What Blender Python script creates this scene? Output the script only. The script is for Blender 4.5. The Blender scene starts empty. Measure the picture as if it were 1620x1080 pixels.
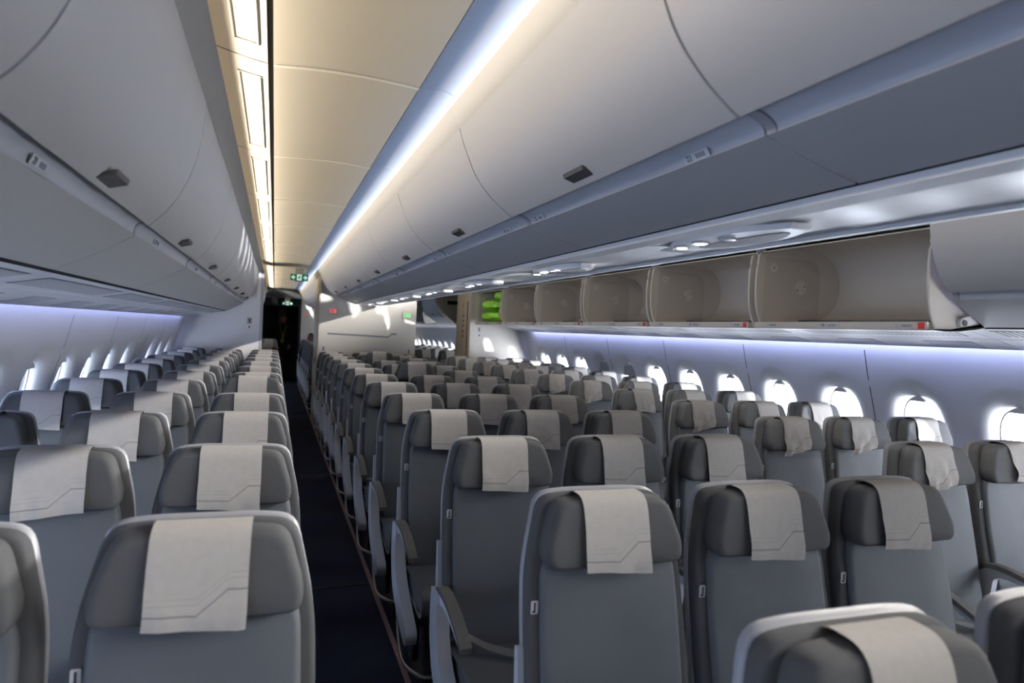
import bpy, bmesh, math, random
from mathutils import Vector, Matrix, noise

# ------------------------------------------------------------------ camera, sky, sun, exposure
SC = bpy.context.scene
COL = SC.collection
F_PX, YAW, PITCH, ROLL = 1080.0, .3355, -.0129, .0446
CAM_Z = 1.56
cy_, sy_ = math.cos(YAW), math.sin(YAW)
Fv = Vector((sy_ * math.cos(PITCH), cy_ * math.cos(PITCH), math.sin(PITCH)))
Rv = Vector((cy_, -sy_, 0)); Uv = Rv.cross(Fv)
R2 = Rv * math.cos(ROLL) + Uv * math.sin(ROLL); U2 = Uv * math.cos(ROLL) - Rv * math.sin(ROLL)
cd = bpy.data.cameras.new('camera'); cam = bpy.data.objects.new('camera', cd); COL.objects.link(cam)
cam.matrix_world = Matrix(((R2.x, U2.x, -Fv.x, 0), (R2.y, U2.y, -Fv.y, 0), (R2.z, U2.z, -Fv.z, CAM_Z), (0, 0, 0, 1)))
cd.sensor_fit = 'HORIZONTAL'; cd.sensor_width = 36; cd.lens = 36 * F_PX / 1620
cd.clip_start = .02
cd.dof.use_dof = True; cd.dof.focus_distance = 3.4; cd.dof.aperture_fstop = 3.4
SC.camera = cam

SUN_DIR = Vector((-1.0, 1.52, .27)).normalized()          # direction the light travels
W = bpy.data.worlds.new('sky'); SC.world = W; W.use_nodes = True
nt = W.node_tree; nt.nodes.clear()
out = nt.nodes.new('ShaderNodeOutputWorld'); bg = nt.nodes.new('ShaderNodeBackground')
tc = nt.nodes.new('ShaderNodeTexCoord')
dot = nt.nodes.new('ShaderNodeVectorMath'); dot.operation = 'DOT_PRODUCT'
dot.inputs[1].default_value = tuple(Vector((.93, -.36, 0)).normalized())
nt.links.new(tc.outputs['Generated'], dot.inputs[0])
ramp = nt.nodes.new('ShaderNodeMapRange'); ramp.inputs[1].default_value = -1; ramp.inputs[2].default_value = 1
nt.links.new(dot.outputs['Value'], ramp.inputs[0])
cr = nt.nodes.new('ShaderNodeValToRGB')
cr.color_ramp.elements[0].position = 0.0; cr.color_ramp.elements[0].color = (.54, .68, .96, 1)
cr.color_ramp.elements[1].position = 1.0; cr.color_ramp.elements[1].color = (1.0, 1.0, 1.0, 1)
nt.links.new(ramp.outputs[0], cr.inputs[0])
st = nt.nodes.new('ShaderNodeMapRange'); st.inputs[1].default_value = -1; st.inputs[2].default_value = 1
st.inputs[3].default_value = 28.0; st.inputs[4].default_value = 20.0
nt.links.new(dot.outputs['Value'], st.inputs[0])
sep = nt.nodes.new('ShaderNodeSeparateXYZ'); nt.links.new(tc.outputs['Generated'], sep.inputs[0])
gr = nt.nodes.new('ShaderNodeMapRange'); gr.inputs[1].default_value = .02; gr.inputs[2].default_value = -.12   # sunlit pale ground below the horizon
gr.inputs[3].default_value = 0.0; gr.inputs[4].default_value = 1.0
nt.links.new(sep.outputs[2], gr.inputs[0])
sg = nt.nodes.new('ShaderNodeMapRange'); sg.inputs[1].default_value = -.4; sg.inputs[2].default_value = .8      # shaded on one side of the aircraft, sunlit on the other
sg.inputs[3].default_value = 24.0; sg.inputs[4].default_value = 36.0; nt.links.new(dot.outputs['Value'], sg.inputs[0])
mu = nt.nodes.new('ShaderNodeMix'); mu.data_type = 'FLOAT'
nt.links.new(gr.outputs[0], mu.inputs[0]); nt.links.new(st.outputs[0], mu.inputs[2]); nt.links.new(sg.outputs[0], mu.inputs[3])
gd = nt.nodes.new('ShaderNodeVectorMath'); gd.operation = 'DOT_PRODUCT'; gd.inputs[1].default_value = tuple(-SUN_DIR)   # bright haze around the sun
nt.links.new(tc.outputs['Generated'], gd.inputs[0])
gp = nt.nodes.new('ShaderNodeMath'); gp.operation = 'MAXIMUM'; nt.links.new(gd.outputs['Value'], gp.inputs[0]); gp.inputs[1].default_value = 0
g4 = nt.nodes.new('ShaderNodeMath'); g4.operation = 'POWER'; nt.links.new(gp.outputs[0], g4.inputs[0]); g4.inputs[1].default_value = 4
gm = nt.nodes.new('ShaderNodeMath'); gm.operation = 'MULTIPLY_ADD'; nt.links.new(g4.outputs[0], gm.inputs[0]); gm.inputs[1].default_value = 85
nt.links.new(mu.outputs[0], gm.inputs[2]); mu = gm
nt.links.new(cr.outputs[0], bg.inputs['Color']); nt.links.new(mu.outputs[0], bg.inputs['Strength'])
nt.links.new(bg.outputs[0], out.inputs[0])

sd = bpy.data.lights.new('sun', 'SUN'); sd.energy = 15; sd.angle = .012; sd.color = (1, .96, .9)
sun = bpy.data.objects.new('sun', sd); COL.objects.link(sun)
sun.rotation_mode = 'QUATERNION'; sun.rotation_quaternion = SUN_DIR.to_track_quat('-Z', 'Y')

SC.view_settings.view_transform = 'Standard'; SC.view_settings.look = 'None'
SC.view_settings.gamma = 1.0; SC.view_settings.use_curve_mapping = False
SC.view_settings.exposure = -0.65
SC.cycles.max_bounces = 10; SC.cycles.diffuse_bounces = 6; SC.cycles.glossy_bounces = 3
SC.cycles.transmission_bounces = 4; SC.cycles.sample_clamp_indirect = 4.0
SC.cycles.caustics_reflective = False; SC.cycles.caustics_refractive = False

# ------------------------------------------------------------------ materials
MATS = {}
def srgb(c):
    return tuple(((v / 255) / 12.92 if v / 255 <= .04045 else ((v / 255 + .055) / 1.055) ** 2.4) for v in c) + (1,)
def mat(name, col, rough=.5, spec=.4, var=.06, scale=30, bump=0, bscale=300, metal=0, emit=None, es=0, coat=0):
    m = bpy.data.materials.new(name); m.use_nodes = True
    n = m.node_tree; b = n.nodes['Principled BSDF']
    c = srgb(col)
    b.inputs['Roughness'].default_value = rough; b.inputs['Specular IOR Level'].default_value = spec
    b.inputs['Metallic'].default_value = metal
    if coat: b.inputs['Coat Weight'].default_value = coat; b.inputs['Coat Roughness'].default_value = .25
    t = n.nodes.new('ShaderNodeTexCoord')
    if var:
        nz = n.nodes.new('ShaderNodeTexNoise'); nz.inputs['Scale'].default_value = scale; nz.inputs['Detail'].default_value = 3
        n.links.new(t.outputs['Object'], nz.inputs['Vector'])
        mr = n.nodes.new('ShaderNodeMapRange'); mr.inputs[3].default_value = 1 - var; mr.inputs[4].default_value = 1 + var
        n.links.new(nz.outputs['Fac'], mr.inputs[0])
        mx = n.nodes.new('ShaderNodeVectorMath'); mx.operation = 'SCALE'; mx.inputs[0].default_value = c[:3]
        n.links.new(mr.outputs[0], mx.inputs['Scale']); n.links.new(mx.outputs[0], b.inputs['Base Color'])
    else:
        b.inputs['Base Color'].default_value = c
    if bump:
        nb = n.nodes.new('ShaderNodeTexNoise'); nb.inputs['Scale'].default_value = bscale; nb.inputs['Detail'].default_value = 2
        n.links.new(t.outputs['Object'], nb.inputs['Vector'])
        bp = n.nodes.new('ShaderNodeBump'); bp.inputs['Strength'].default_value = bump; bp.inputs['Distance'].default_value = .004
        n.links.new(nb.outputs['Fac'], bp.inputs['Height']); n.links.new(bp.outputs[0], b.inputs['Normal'])
    if emit:
        b.inputs['Emission Color'].default_value = emit + (1,); b.inputs['Emission Strength'].default_value = es
    MATS[name] = m
    return m
mat('bin_white', (186, 185, 185), .42, .45, .02, 3)
mat('fascia_white', (216, 212, 204), .5, .4, .02, 3)
mat('ceiling_white', (214, 209, 198), .6, .3, .025, 2)
mat('joint_highlight', (246, 242, 232), .45, .4, .01, 2)  # whiter than the panels: paints a highlight along the ceiling seams
mat('cove_white', (225, 228, 232), .5, .3, .01, 2)
mat('wall_white', (240, 240, 242), .5, .35, .02, 3)
mat('rail_grey', (176, 179, 188), .32, .5, .02, 5)
mat('beige', (204, 198, 190), .55, .35, .025, 4)
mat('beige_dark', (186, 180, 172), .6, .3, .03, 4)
mat('lavatory_beige', (196, 184, 162), .5, .35, .02, 4)
mat('bulkhead', (200, 196, 190), .5, .35, .02, 3)
mat('psu_white', (226, 226, 228), .38, .6, .02, 3, coat=.25)
mat('psu_grey', (150, 151, 156), .5, .4, .03, 60)
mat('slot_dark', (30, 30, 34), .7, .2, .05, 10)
mat('handle_dark', (74, 72, 72), .45, .4, .04, 40)
mat('grille', (120, 121, 125), .5, .4, .03, 40)
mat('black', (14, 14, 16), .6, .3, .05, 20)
mat('liner', (90, 90, 92), .8, .2, .05, 5)
mat("back_fabric", (78, 83, 90), .62, .35, .07, 9, .25, 420)
mat("head_fabric", (70, 72, 75), .8, .25, .06, 25, .35, 500)
mat('side_fabric', (68, 70, 74), .8, .25, .06, 25, .3, 500)
mat('cushion_fabric', (84, 88, 92), .62, .3, .07, 9, .25, 420)
mat('shell_plastic', (148, 150, 157), .35, .5, .02, 20)
mat('arm_plastic', (196, 200, 210), .32, .5, .02, 20)
mat('arm_pad', (78, 78, 78), .6, .35, .04, 30)
mat('belt', (120, 120, 122), .6, .3, .08, 120)
mat('steel', (150, 148, 146), .3, .6, .03, 60, metal=.9)
mat('tag_white', (188, 188, 192), .5, .3, 0)
mat('placard_grey', (186, 190, 198), .5, .3, 0)
mat('base_dark', (24, 25, 28), .7, .2, .1, 20)
mat('red_mark', (168, 22, 30), .5, .4, .03, 20)
mat('print_dark', (34, 36, 42), .6, .2, 0)
mat('print_grey', (120, 124, 130), .6, .2, 0)
mat('track_strip', (120, 98, 100), .55, .3, .05, 40)
mat('trim_white', (190, 190, 194), .4, .4, .02, 10)
mat('latch_white', (220, 220, 220), .4, .4, .02, 30)
mat('green_bag', (112, 176, 20), .4, .5, .15, 14, .3, 60)
mat('olive_bag', (142, 140, 70), .6, .3, .25, 40, .4, 90)
mat('led_warm', (255, 230, 190), .5, 0, 0, emit=(1.0, .82, .58), es=3.5)
mat('led_blue', (200, 215, 255), .5, 0, 0, emit=(.27, .52, 1.0), es=24)
mat('led_white', (255, 255, 255), .5, 0, 0, emit=(.94, .97, 1.0), es=450)
mat('led_wash', (220, 225, 255), .5, 0, 0, emit=(.46, .52, 1.0), es=72)
mat('led_violet', (190, 195, 255), .5, 0, 0, emit=(.36, .43, 1.0), es=34)
mat('reading_lamp', (255, 255, 255), .4, .3, 0, emit=(1, 1, 1), es=14)
mat('lens_clear', (196, 200, 206), .12, .6, 0)
mat('exit_green', (6, 96, 52), .5, .3, 0, emit=(.012, .22, .10), es=.6)
mat('exit_white', (240, 250, 245), .5, .3, 0, emit=(.85, 1, .95), es=1.2)
mat('lav_red', (230, 60, 60), .5, .3, 0, emit=(1.0, .06, .06), es=1.4)
mat('lav_green', (60, 230, 90), .5, .3, 0, emit=(.06, 1.0, .16), es=1.2)
mat('cloth_dark', (9, 10, 13), .8, .2, .1, 20)
mat('hivis', (120, 122, 22), .6, .3, .1, 30)
mat('skin', (96, 66, 52), .5, .3, .04, 30)
mat('hair', (20, 16, 14), .6, .3, .1, 60)
mat('shade_grey', (196, 198, 202), .55, .3, .02, 8)

def carpet():
    m = mat('carpet', (22, 27, 46), .95, .1, 0)
    n = m.node_tree; b = n.nodes['Principled BSDF']; t = n.nodes.new('ShaderNodeTexCoord')
    nz = n.nodes.new('ShaderNodeTexNoise'); nz.inputs['Scale'].default_value = 160; nz.inputs['Detail'].default_value = 4
    n.links.new(t.outputs['Object'], nz.inputs['Vector'])
    r = n.nodes.new('ShaderNodeValToRGB')
    r.color_ramp.elements[0].position = .3; r.color_ramp.elements[0].color = srgb((9, 12, 24))
    r.color_ramp.elements[1].position = .75; r.color_ramp.elements[1].color = srgb((24, 30, 50))
    n.links.new(nz.outputs['Fac'], r.inputs[0]); n.links.new(r.outputs[0], b.inputs['Base Color'])
    bp = n.nodes.new('ShaderNodeBump'); bp.inputs['Strength'].default_value = .5; bp.inputs['Distance'].default_value = .004
    n.links.new(nz.outputs['Fac'], bp.inputs['Height']); n.links.new(bp.outputs[0], b.inputs['Normal'])
carpet()
def cover_mat():
    """light paper-cloth with one dark and two faint printed lines that step up to one side (UV: u across, v up from the hem)"""
    m = mat('cover_cloth', (178, 176, 174), .85, .15, 0)
    n = m.node_tree; b = n.nodes['Principled BSDF']; t = n.nodes.new('ShaderNodeTexCoord')
    sp = n.nodes.new('ShaderNodeSeparateXYZ'); n.links.new(t.outputs['UV'], sp.inputs[0])
    def M(op, a, bb=None, c=None):
        x = n.nodes.new('ShaderNodeMath'); x.operation = op
        for i, v in enumerate((a, bb, c)):
            if v is None: continue
            if isinstance(v, (int, float)): x.inputs[i].default_value = v
            else: n.links.new(v, x.inputs[i])
        return x.outputs[0]
    mr = n.nodes.new('ShaderNodeMapRange'); mr.inputs[1].default_value = .5; mr.inputs[2].default_value = .8
    mr.inputs[3].default_value = 0; mr.inputs[4].default_value = .20
    n.links.new(sp.outputs[0], mr.inputs[0])
    nz = n.nodes.new('ShaderNodeTexNoise'); nz.inputs['Scale'].default_value = 60; nz.inputs['Detail'].default_value = 4
    n.links.new(t.outputs['Object'], nz.inputs['Vector'])
    base = M('MULTIPLY_ADD', nz.outputs['Fac'], .16, .92)
    fac = base
    for v0, w, dark in ((.115, .008, .42), (.20, .005, .14), (.245, .005, .10)):
        f = M('ADD', mr.outputs[0], v0)
        d = M('ABSOLUTE', M('SUBTRACT', sp.outputs[1], f))
        line = M('LESS_THAN', d, w)
        fac = M('MULTIPLY', fac, M('MULTIPLY_ADD', line, -dark, 1.0))
    vm = n.nodes.new('ShaderNodeVectorMath'); vm.operation = 'SCALE'; vm.inputs[0].default_value = srgb((163, 160, 157))[:3]
    n.links.new(fac, vm.inputs['Scale']); n.links.new(vm.outputs[0], b.inputs['Base Color'])
    bp = n.nodes.new('ShaderNodeBump'); bp.inputs['Strength'].default_value = .25; bp.inputs['Distance'].default_value = .003
    n2 = n.nodes.new('ShaderNodeTexNoise'); n2.inputs['Scale'].default_value = 22; n2.inputs['Detail'].default_value = 5
    n.links.new(t.outputs['Object'], n2.inputs['Vector'])
    n.links.new(n2.outputs['Fac'], bp.inputs['Height']); n.links.new(bp.outputs[0], b.inputs['Normal'])
cover_mat()
def glass():
    m = bpy.data.materials.new('window_glass'); m.use_nodes = True; n = m.node_tree; n.nodes.clear()
    o = n.nodes.new('ShaderNodeOutputMaterial'); mx = n.nodes.new('ShaderNodeMixShader'); tr = n.nodes.new('ShaderNodeBsdfTransparent')
    gl = n.nodes.new('ShaderNodeBsdfGlossy'); gl.inputs['Roughness'].default_value = .05
    fr = n.nodes.new('ShaderNodeFresnel'); fr.inputs[0].default_value = 1.04
    tr.inputs[0].default_value = (.95, .97, 1, 1)
    n.links.new(fr.outputs[0], mx.inputs[0]); n.links.new(tr.outputs[0], mx.inputs[1]); n.links.new(gl.outputs[0], mx.inputs[2])
    n.links.new(mx.outputs[0], o.inputs[0]); MATS['window_glass'] = m
glass()

# ------------------------------------------------------------------ helpers
def mesh(name, verts, faces, sharp=40, uvs=None):
    me = bpy.data.meshes.new(name); me.from_pydata([tuple(v) for v in verts], [], faces); me.update()
    bm = bmesh.new(); bm.from_mesh(me); bmesh.ops.recalc_face_normals(bm, faces=bm.faces); bm.to_mesh(me); bm.free()
    if uvs:
        ul = me.uv_layers.new(name='UVMap')
        for l in me.loops: ul.data[l.index].uv = uvs[l.vertex_index]
    me.shade_smooth(); me.set_sharp_from_angle(angle=math.radians(sharp))
    return me
def obj(name, me, m=None, parent=None, loc=None, solid=0, off=0):
    o = bpy.data.objects.new(name, me); COL.objects.link(o)
    if m and not me.materials: me.materials.append(MATS[m])
    if parent: o.parent = parent
    if loc: o.location = loc
    if solid:
        md = o.modifiers.new('solid', 'SOLIDIFY'); md.thickness = solid; md.offset = off
        es_ = o.modifiers.new('split', 'EDGE_SPLIT'); es_.split_angle = .7; es_.use_edge_sharp = False
    return o
def empty(name, loc=(0, 0, 0)):
    o = bpy.data.objects.new(name, None); COL.objects.link(o); o.location = loc; o.empty_display_size = .05; return o
def tag(o, label, cat, group=None):
    o['label'] = label; o['category'] = cat
    if group: o['group'] = group
    return o
def struct(o, label=None):
    o['kind'] = 'structure'
    if label: o['label'] = label
    return o
class MB:
    def __init__(s): s.v = []; s.f = []
    def add(s, v, f):
        k = len(s.v); s.v += [tuple(p) for p in v]; s.f += [tuple(i + k for i in q) for q in f]; return s
    def box(s, x0, x1, y0, y1, z0, z1):
        return s.add([(x0, y0, z0), (x1, y0, z0), (x1, y1, z0), (x0, y1, z0), (x0, y0, z1), (x1, y0, z1), (x1, y1, z1), (x0, y1, z1)],
                     [(0, 3, 2, 1), (4, 5, 6, 7), (0, 1, 5, 4), (1, 2, 6, 5), (2, 3, 7, 6), (3, 0, 4, 7)])
    def prism(s, poly, y0, y1):          # poly of (x,z) extruded along y
        n = len(poly)
        return s.add([(x, y0, z) for x, z in poly] + [(x, y1, z) for x, z in poly],
                     [tuple(range(n)), tuple(range(2 * n - 1, n - 1, -1))] + [(i, (i + 1) % n, (i + 1) % n + n, i + n) for i in range(n)])
    def prismx(s, poly, x0, x1):         # poly of (y,z) extruded along x
        n = len(poly)
        return s.add([(x0, y, z) for y, z in poly] + [(x1, y, z) for y, z in poly],
                     [tuple(range(n)), tuple(range(2 * n - 1, n - 1, -1))] + [(i, (i + 1) % n, (i + 1) % n + n, i + n) for i in range(n)])
    def sheet(s, prof, y0, y1, ny=1):    # open profile (x,z) swept along y
        n = len(prof); vs = []; fs = []
        for j in range(ny + 1):
            y = y0 + (y1 - y0) * j / ny
            vs += [(x, y, z) for x, z in prof]
        for j in range(ny):
            for i in range(n - 1): fs.append((j * n + i, j * n + i + 1, (j + 1) * n + i + 1, (j + 1) * n + i))
        return s.add(vs, fs)
    def tube(s, pts, r, k=8, caps=True):
        pts = [Vector(p) for p in pts]; n = len(pts); vs = []; fs = []
        for i, p in enumerate(pts):
            t = (pts[min(i + 1, n - 1)] - pts[max(i - 1, 0)]).normalized()
            a = t.cross(Vector((0, 0, 1)));  a = a if a.length > .1 else t.cross(Vector((1, 0, 0))); a.normalize(); b = t.cross(a)
            rr = r[i] if isinstance(r, (list, tuple)) else r
            vs += [p + a * rr * math.cos(q * 2 * math.pi / k) + b * rr * math.sin(q * 2 * math.pi / k) for q in range(k)]
        for i in range(n - 1):
            for q in range(k): fs.append((i * k + q, i * k + (q + 1) % k, (i + 1) * k + (q + 1) % k, (i + 1) * k + q))
        if caps: fs += [tuple(range(k)), tuple(range((n - 1) * k, n * k))[::-1]]
        return s.add(vs, fs)
    def disc(s, c, ax, r, h, k=20):
        ax = Vector(ax).normalized(); return s.tube([Vector(c), Vector(c) + ax * h], r, k)
    def me(s, name, sharp=40): return mesh(name, s.v, s.f, sharp)
def smooth_curve(pts, n=6):
    """Catmull-Rom through 2-D points"""
    out = []; P = [pts[0]] + list(pts) + [pts[-1]]
    for i in range(1, len(P) - 2):
        for k in range(n):
            t = k / n; a, b, c, d = P[i - 1], P[i], P[i + 1], P[i + 2]
            out.append(tuple(.5 * ((2 * b[j]) + (-a[j] + c[j]) * t + (2 * a[j] - 5 * b[j] + 4 * c[j] - d[j]) * t * t + (-a[j] + 3 * b[j] - 3 * c[j] + d[j]) * t ** 3) for j in range(len(b))))
    out.append(tuple(pts[-1])); return out
def round_poly(pts, r, n=5):
    """round the corners of a polygon; r one radius or one for each corner"""
    out = []; N = len(pts)
    for i in range(N):
        p = Vector(pts[i]); a = Vector(pts[i - 1]) - p; b = Vector(pts[(i + 1) % N]) - p
        rr = r[i] if isinstance(r, (list, tuple)) else r
        rr = min(rr, a.length * .48, b.length * .48)
        s, e = p + a.normalized() * rr, p + b.normalized() * rr
        for k in range(n + 1):
            t = k / n; out.append(tuple(s * (1 - t) ** 2 + p * 2 * t * (1 - t) + e * t * t))
    return out
def pillow(outline, yb, yf, edge=.02, dome=.012, lean=None, rings=4, zref=0):
    """closed cushion: outline (x,z) with a flat back at yb and a rounded, slightly domed front at yf (yf < yb)"""
    n = len(outline); cx = sum(p[0] for p in outline) / n; cz = sum(p[1] for p in outline) / n
    w = max(p[0] for p in outline) - min(p[0] for p in outline)
    vs = []; fs = []
    def ring(ins, y, dm=0):
        for x, z in outline:
            dx, dz = x - cx, z - cz; L = math.hypot(dx, dz); k = max(0, (L - ins) / L)
            vs.append((cx + dx * k, y, cz + dz * k))
    ring(0.006, yb); ring(0, yb - .006)
    for i in range(rings + 1):
        a = i / rings * math.pi / 2
        ring(edge * (1 - math.cos(a)), yf + edge - edge * math.sin(a))
    for q in (.35, .65, .85):
        for x, z in outline:
            dx, dz = x - cx, z - cz; L = math.hypot(dx, dz); k = max(0, (L - edge) / L) * (1 - q)
            vs.append((cx + dx * k, yf - dome * math.sin(q * math.pi / 2), cz + dz * k))
    nr = len(vs) // n
    for r in range(nr - 1):
        for i in range(n): fs.append((r * n + i, r * n + (i + 1) % n, (r + 1) * n + (i + 1) % n, (r + 1) * n + i))
    vs.append((cx, yf - dome, cz)); c = len(vs) - 1
    for i in range(n): fs.append(((nr - 1) * n + i, (nr - 1) * n + (i + 1) % n, c))
    fs.append(tuple(range(n))[::-1])
    if lean: vs = [(x, y + lean(z), z) for x, y, z in vs]
    return vs, fs
def text(body, size, m, parent, mw, name='number_print'):
    cu = bpy.data.curves.new(name, 'FONT'); cu.body = body; cu.size = size; cu.align_x = 'CENTER'; cu.align_y = 'CENTER'; cu.extrude = .0004
    cu.resolution_u = 3; cu.materials.append(MATS[m])
    tmp = bpy.data.objects.new('tmp', cu); COL.objects.link(tmp)
    me = bpy.data.meshes.new_from_object(tmp.evaluated_get(bpy.context.evaluated_depsgraph_get())); bpy.data.objects.remove(tmp)
    o = bpy.data.objects.new(name, me); COL.objects.link(o); o.parent = parent; o.matrix_local = mw; return o
def frame(origin, right, up):
    r = Vector(right).normalized(); n = r.cross(Vector(up)).normalized(); u = n.cross(r)
    return Matrix(((r.x, u.x, n.x, origin[0]), (r.y, u.y, n.y, origin[1]), (r.z, u.z, n.z, origin[2]), (0, 0, 0, 1)))
ORD = ['first', 'second', 'third', 'fourth', 'fifth', 'sixth', 'seventh', 'eighth', 'ninth', 'tenth', 'eleventh', 'twelfth', 'thirteenth', 'fourteenth', 'fifteenth', 'sixteenth', 'seventeenth', 'eighteenth']

# ------------------------------------------------------------------ the shell of the cabin
G0, GP = 2.45, 1.335                 # bins, ceiling panels share this grid along the cabin
YB = 10.52                           # bulkheads
Y0, Y1 = -1.6, 21.0
CX = 1.35
MIR = 2 * CX
WX_L, WX_R = -1.20, 3.90             # top of the side walls
def grid(k): return G0 + GP * k
def mirror(prof, on): return [(MIR - x, z) for x, z in prof] if on else list(prof)

floor = struct(obj('floor', MB().box(-1.5, 4.2, Y0, Y1, -.05, 0).me('floor'), 'carpet'), 'dark navy carpet floor of the cabin')
for i, x in enumerate((.615, .625 - .0, MIR - .615)):
    if i == 1: continue
    struct(obj('trim_%d' % (i + 1), MB().box(x - .012, x + .012, Y0, YB + 8, 0, .006).me('track'), 'track_strip'), 'thin brownish seat track cover strip on the carpet')
for i in range(12):                    # seams between carpet lengths across the aisle
    y = .9 + i * 1.62
    o = obj('carpet_seam', MB().box(.13, .59, y, y + .006, 0, .003).me('carpet_seam'), 'black', floor)

# side walls: one window cell after another on a leaning, curved profile
WPROF = [(.08, 0), (.12, .25), (.15, .5), (.17, .72), (.165, .9), (.14, 1.05), (.105, 1.175), (.05, 1.35), (0, 1.56)]
def wall_dx(z):
    for (a, za), (b, zb) in zip(WPROF, WPROF[1:]):
        if z <= zb: t = (z - za) / (zb - za); t = max(0, t); return a + (b - a) * t
    return WPROF[-1][0]
WC, WHW, WHH = 1.030, .156, .218       # window centre height and half sizes of the clear opening
WPITCH, WSEAM = .655, 3.70
Z_LO, Z_HI = .60, 1.56
PANE_SLOPE = -.26
def shear(me, sgn):
    for v in me.vertices: v.co.x += sgn * PANE_SLOPE * (v.co.z - WC)
    return me
def cell_mesh(sgn, half):
    """wall around one window: opening ring, scooped reveal, then out to the rectangular cell"""
    N = 64; rings = []
    def se(a, hw, hh, e=2.6):
        c, s = math.cos(a), math.sin(a)
        return (math.copysign(abs(c) ** (2 / e), c) * hw, math.copysign(abs(s) ** (2 / e), s) * hh)
    angs = [2 * math.pi * (i + .5) / N for i in range(N)]
    steps = [(0, .085), (0.03, .070), (.12, .050), (.24, .036), (.42, .022), (.66, .009), (.88, .002), (1.0, 0.0)]
    vs = []
    for t, d in steps:
        for a in angs:
            y0, z0 = se(a, WHW, WHH); y1, z1 = se(a, .270, .350 if math.sin(a) > 0 else .29, 2.15)
            y, z = y0 + (y1 - y0) * t, z0 + (z1 - z0) * t
            vs.append((y, WC + z, d))
    for a in angs:                     # outer rectangle by ray
        c, s = math.cos(a), math.sin(a)
        k = min(half / abs(c), ((Z_HI - WC) if s > 0 else (WC - Z_LO)) / abs(s))
        vs.append((c * k, WC + s * k, 0))
    fs = []; R = len(steps) + 1
    for r in range(R - 1):
        for i in range(N): fs.append((r * N + i, r * N + (i + 1) % N, (r + 1) * N + (i + 1) % N, (r + 1) * N + i))
    # four corner triangles so that the cells tile
    base = (R - 1) * N
    for sy, sz in ((1, 1), (-1, 1), (-1, -1), (1, -1)):
        zc = Z_HI if sz > 0 else Z_LO
        vs.append((sy * half, zc, 0)); ci = len(vs) - 1
        ang = math.atan2(zc - WC, sy * half) % (2 * math.pi)
        i = int((ang / (2 * math.pi)) * N - .5) % N
        fs.append((base + i, base + (i + 1) % N, ci))
    out = []
    for q, (y, z, d) in enumerate(vs):
        w = max(0.0, 1 - steps[q // N][0] * 1.6) ** 1.5 if q < N * len(steps) else 0.0   # the reveal turns into the plane of the pane
        out.append((sgn * (wall_dx(z) * (1 - w) + (wall_dx(WC) + PANE_SLOPE * (z - WC)) * w + d), y, z))
    # lower wall and a short return at the top
    low = [(sgn * wall_dx(z), z) for z in (0, .12, .25, .4, .5, Z_LO)]
    mb = MB(); mb.add(out, fs); mb.sheet(low, -half, half); mb.sheet([(0, Z_HI), (-sgn * .020, 1.64), (-sgn * .045, 1.73)], -half, half)
    return mb.me('wall_panel', 50)
pane_me = {}
def oval(hw, hh, n=40, e=2.6):
    r = []
    for i in range(n):
        a = 2 * math.pi * i / n; c, s = math.cos(a), math.sin(a)
        r.append((math.copysign(abs(c) ** (2 / e), c) * hw, math.copysign(abs(s) ** (2 / e), s) * hh))
    return r
def ring_mesh(name, o1, o2, x0, x1):
    n = len(o1); vs = [(x0, y, WC + z) for y, z in o1] + [(x1, y, WC + z) for y, z in o1] + [(x1, y, WC + z) for y, z in o2] + [(x0, y, WC + z) for y, z in o2]
    fs = []
    for r in range(4):
        for i in range(n): fs.append((r * n + i, r * n + (i + 1) % n, ((r + 1) % 4) * n + (i + 1) % n, ((r + 1) % 4) * n + i))
    return mesh(name, vs, fs)
win_n = 0
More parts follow.
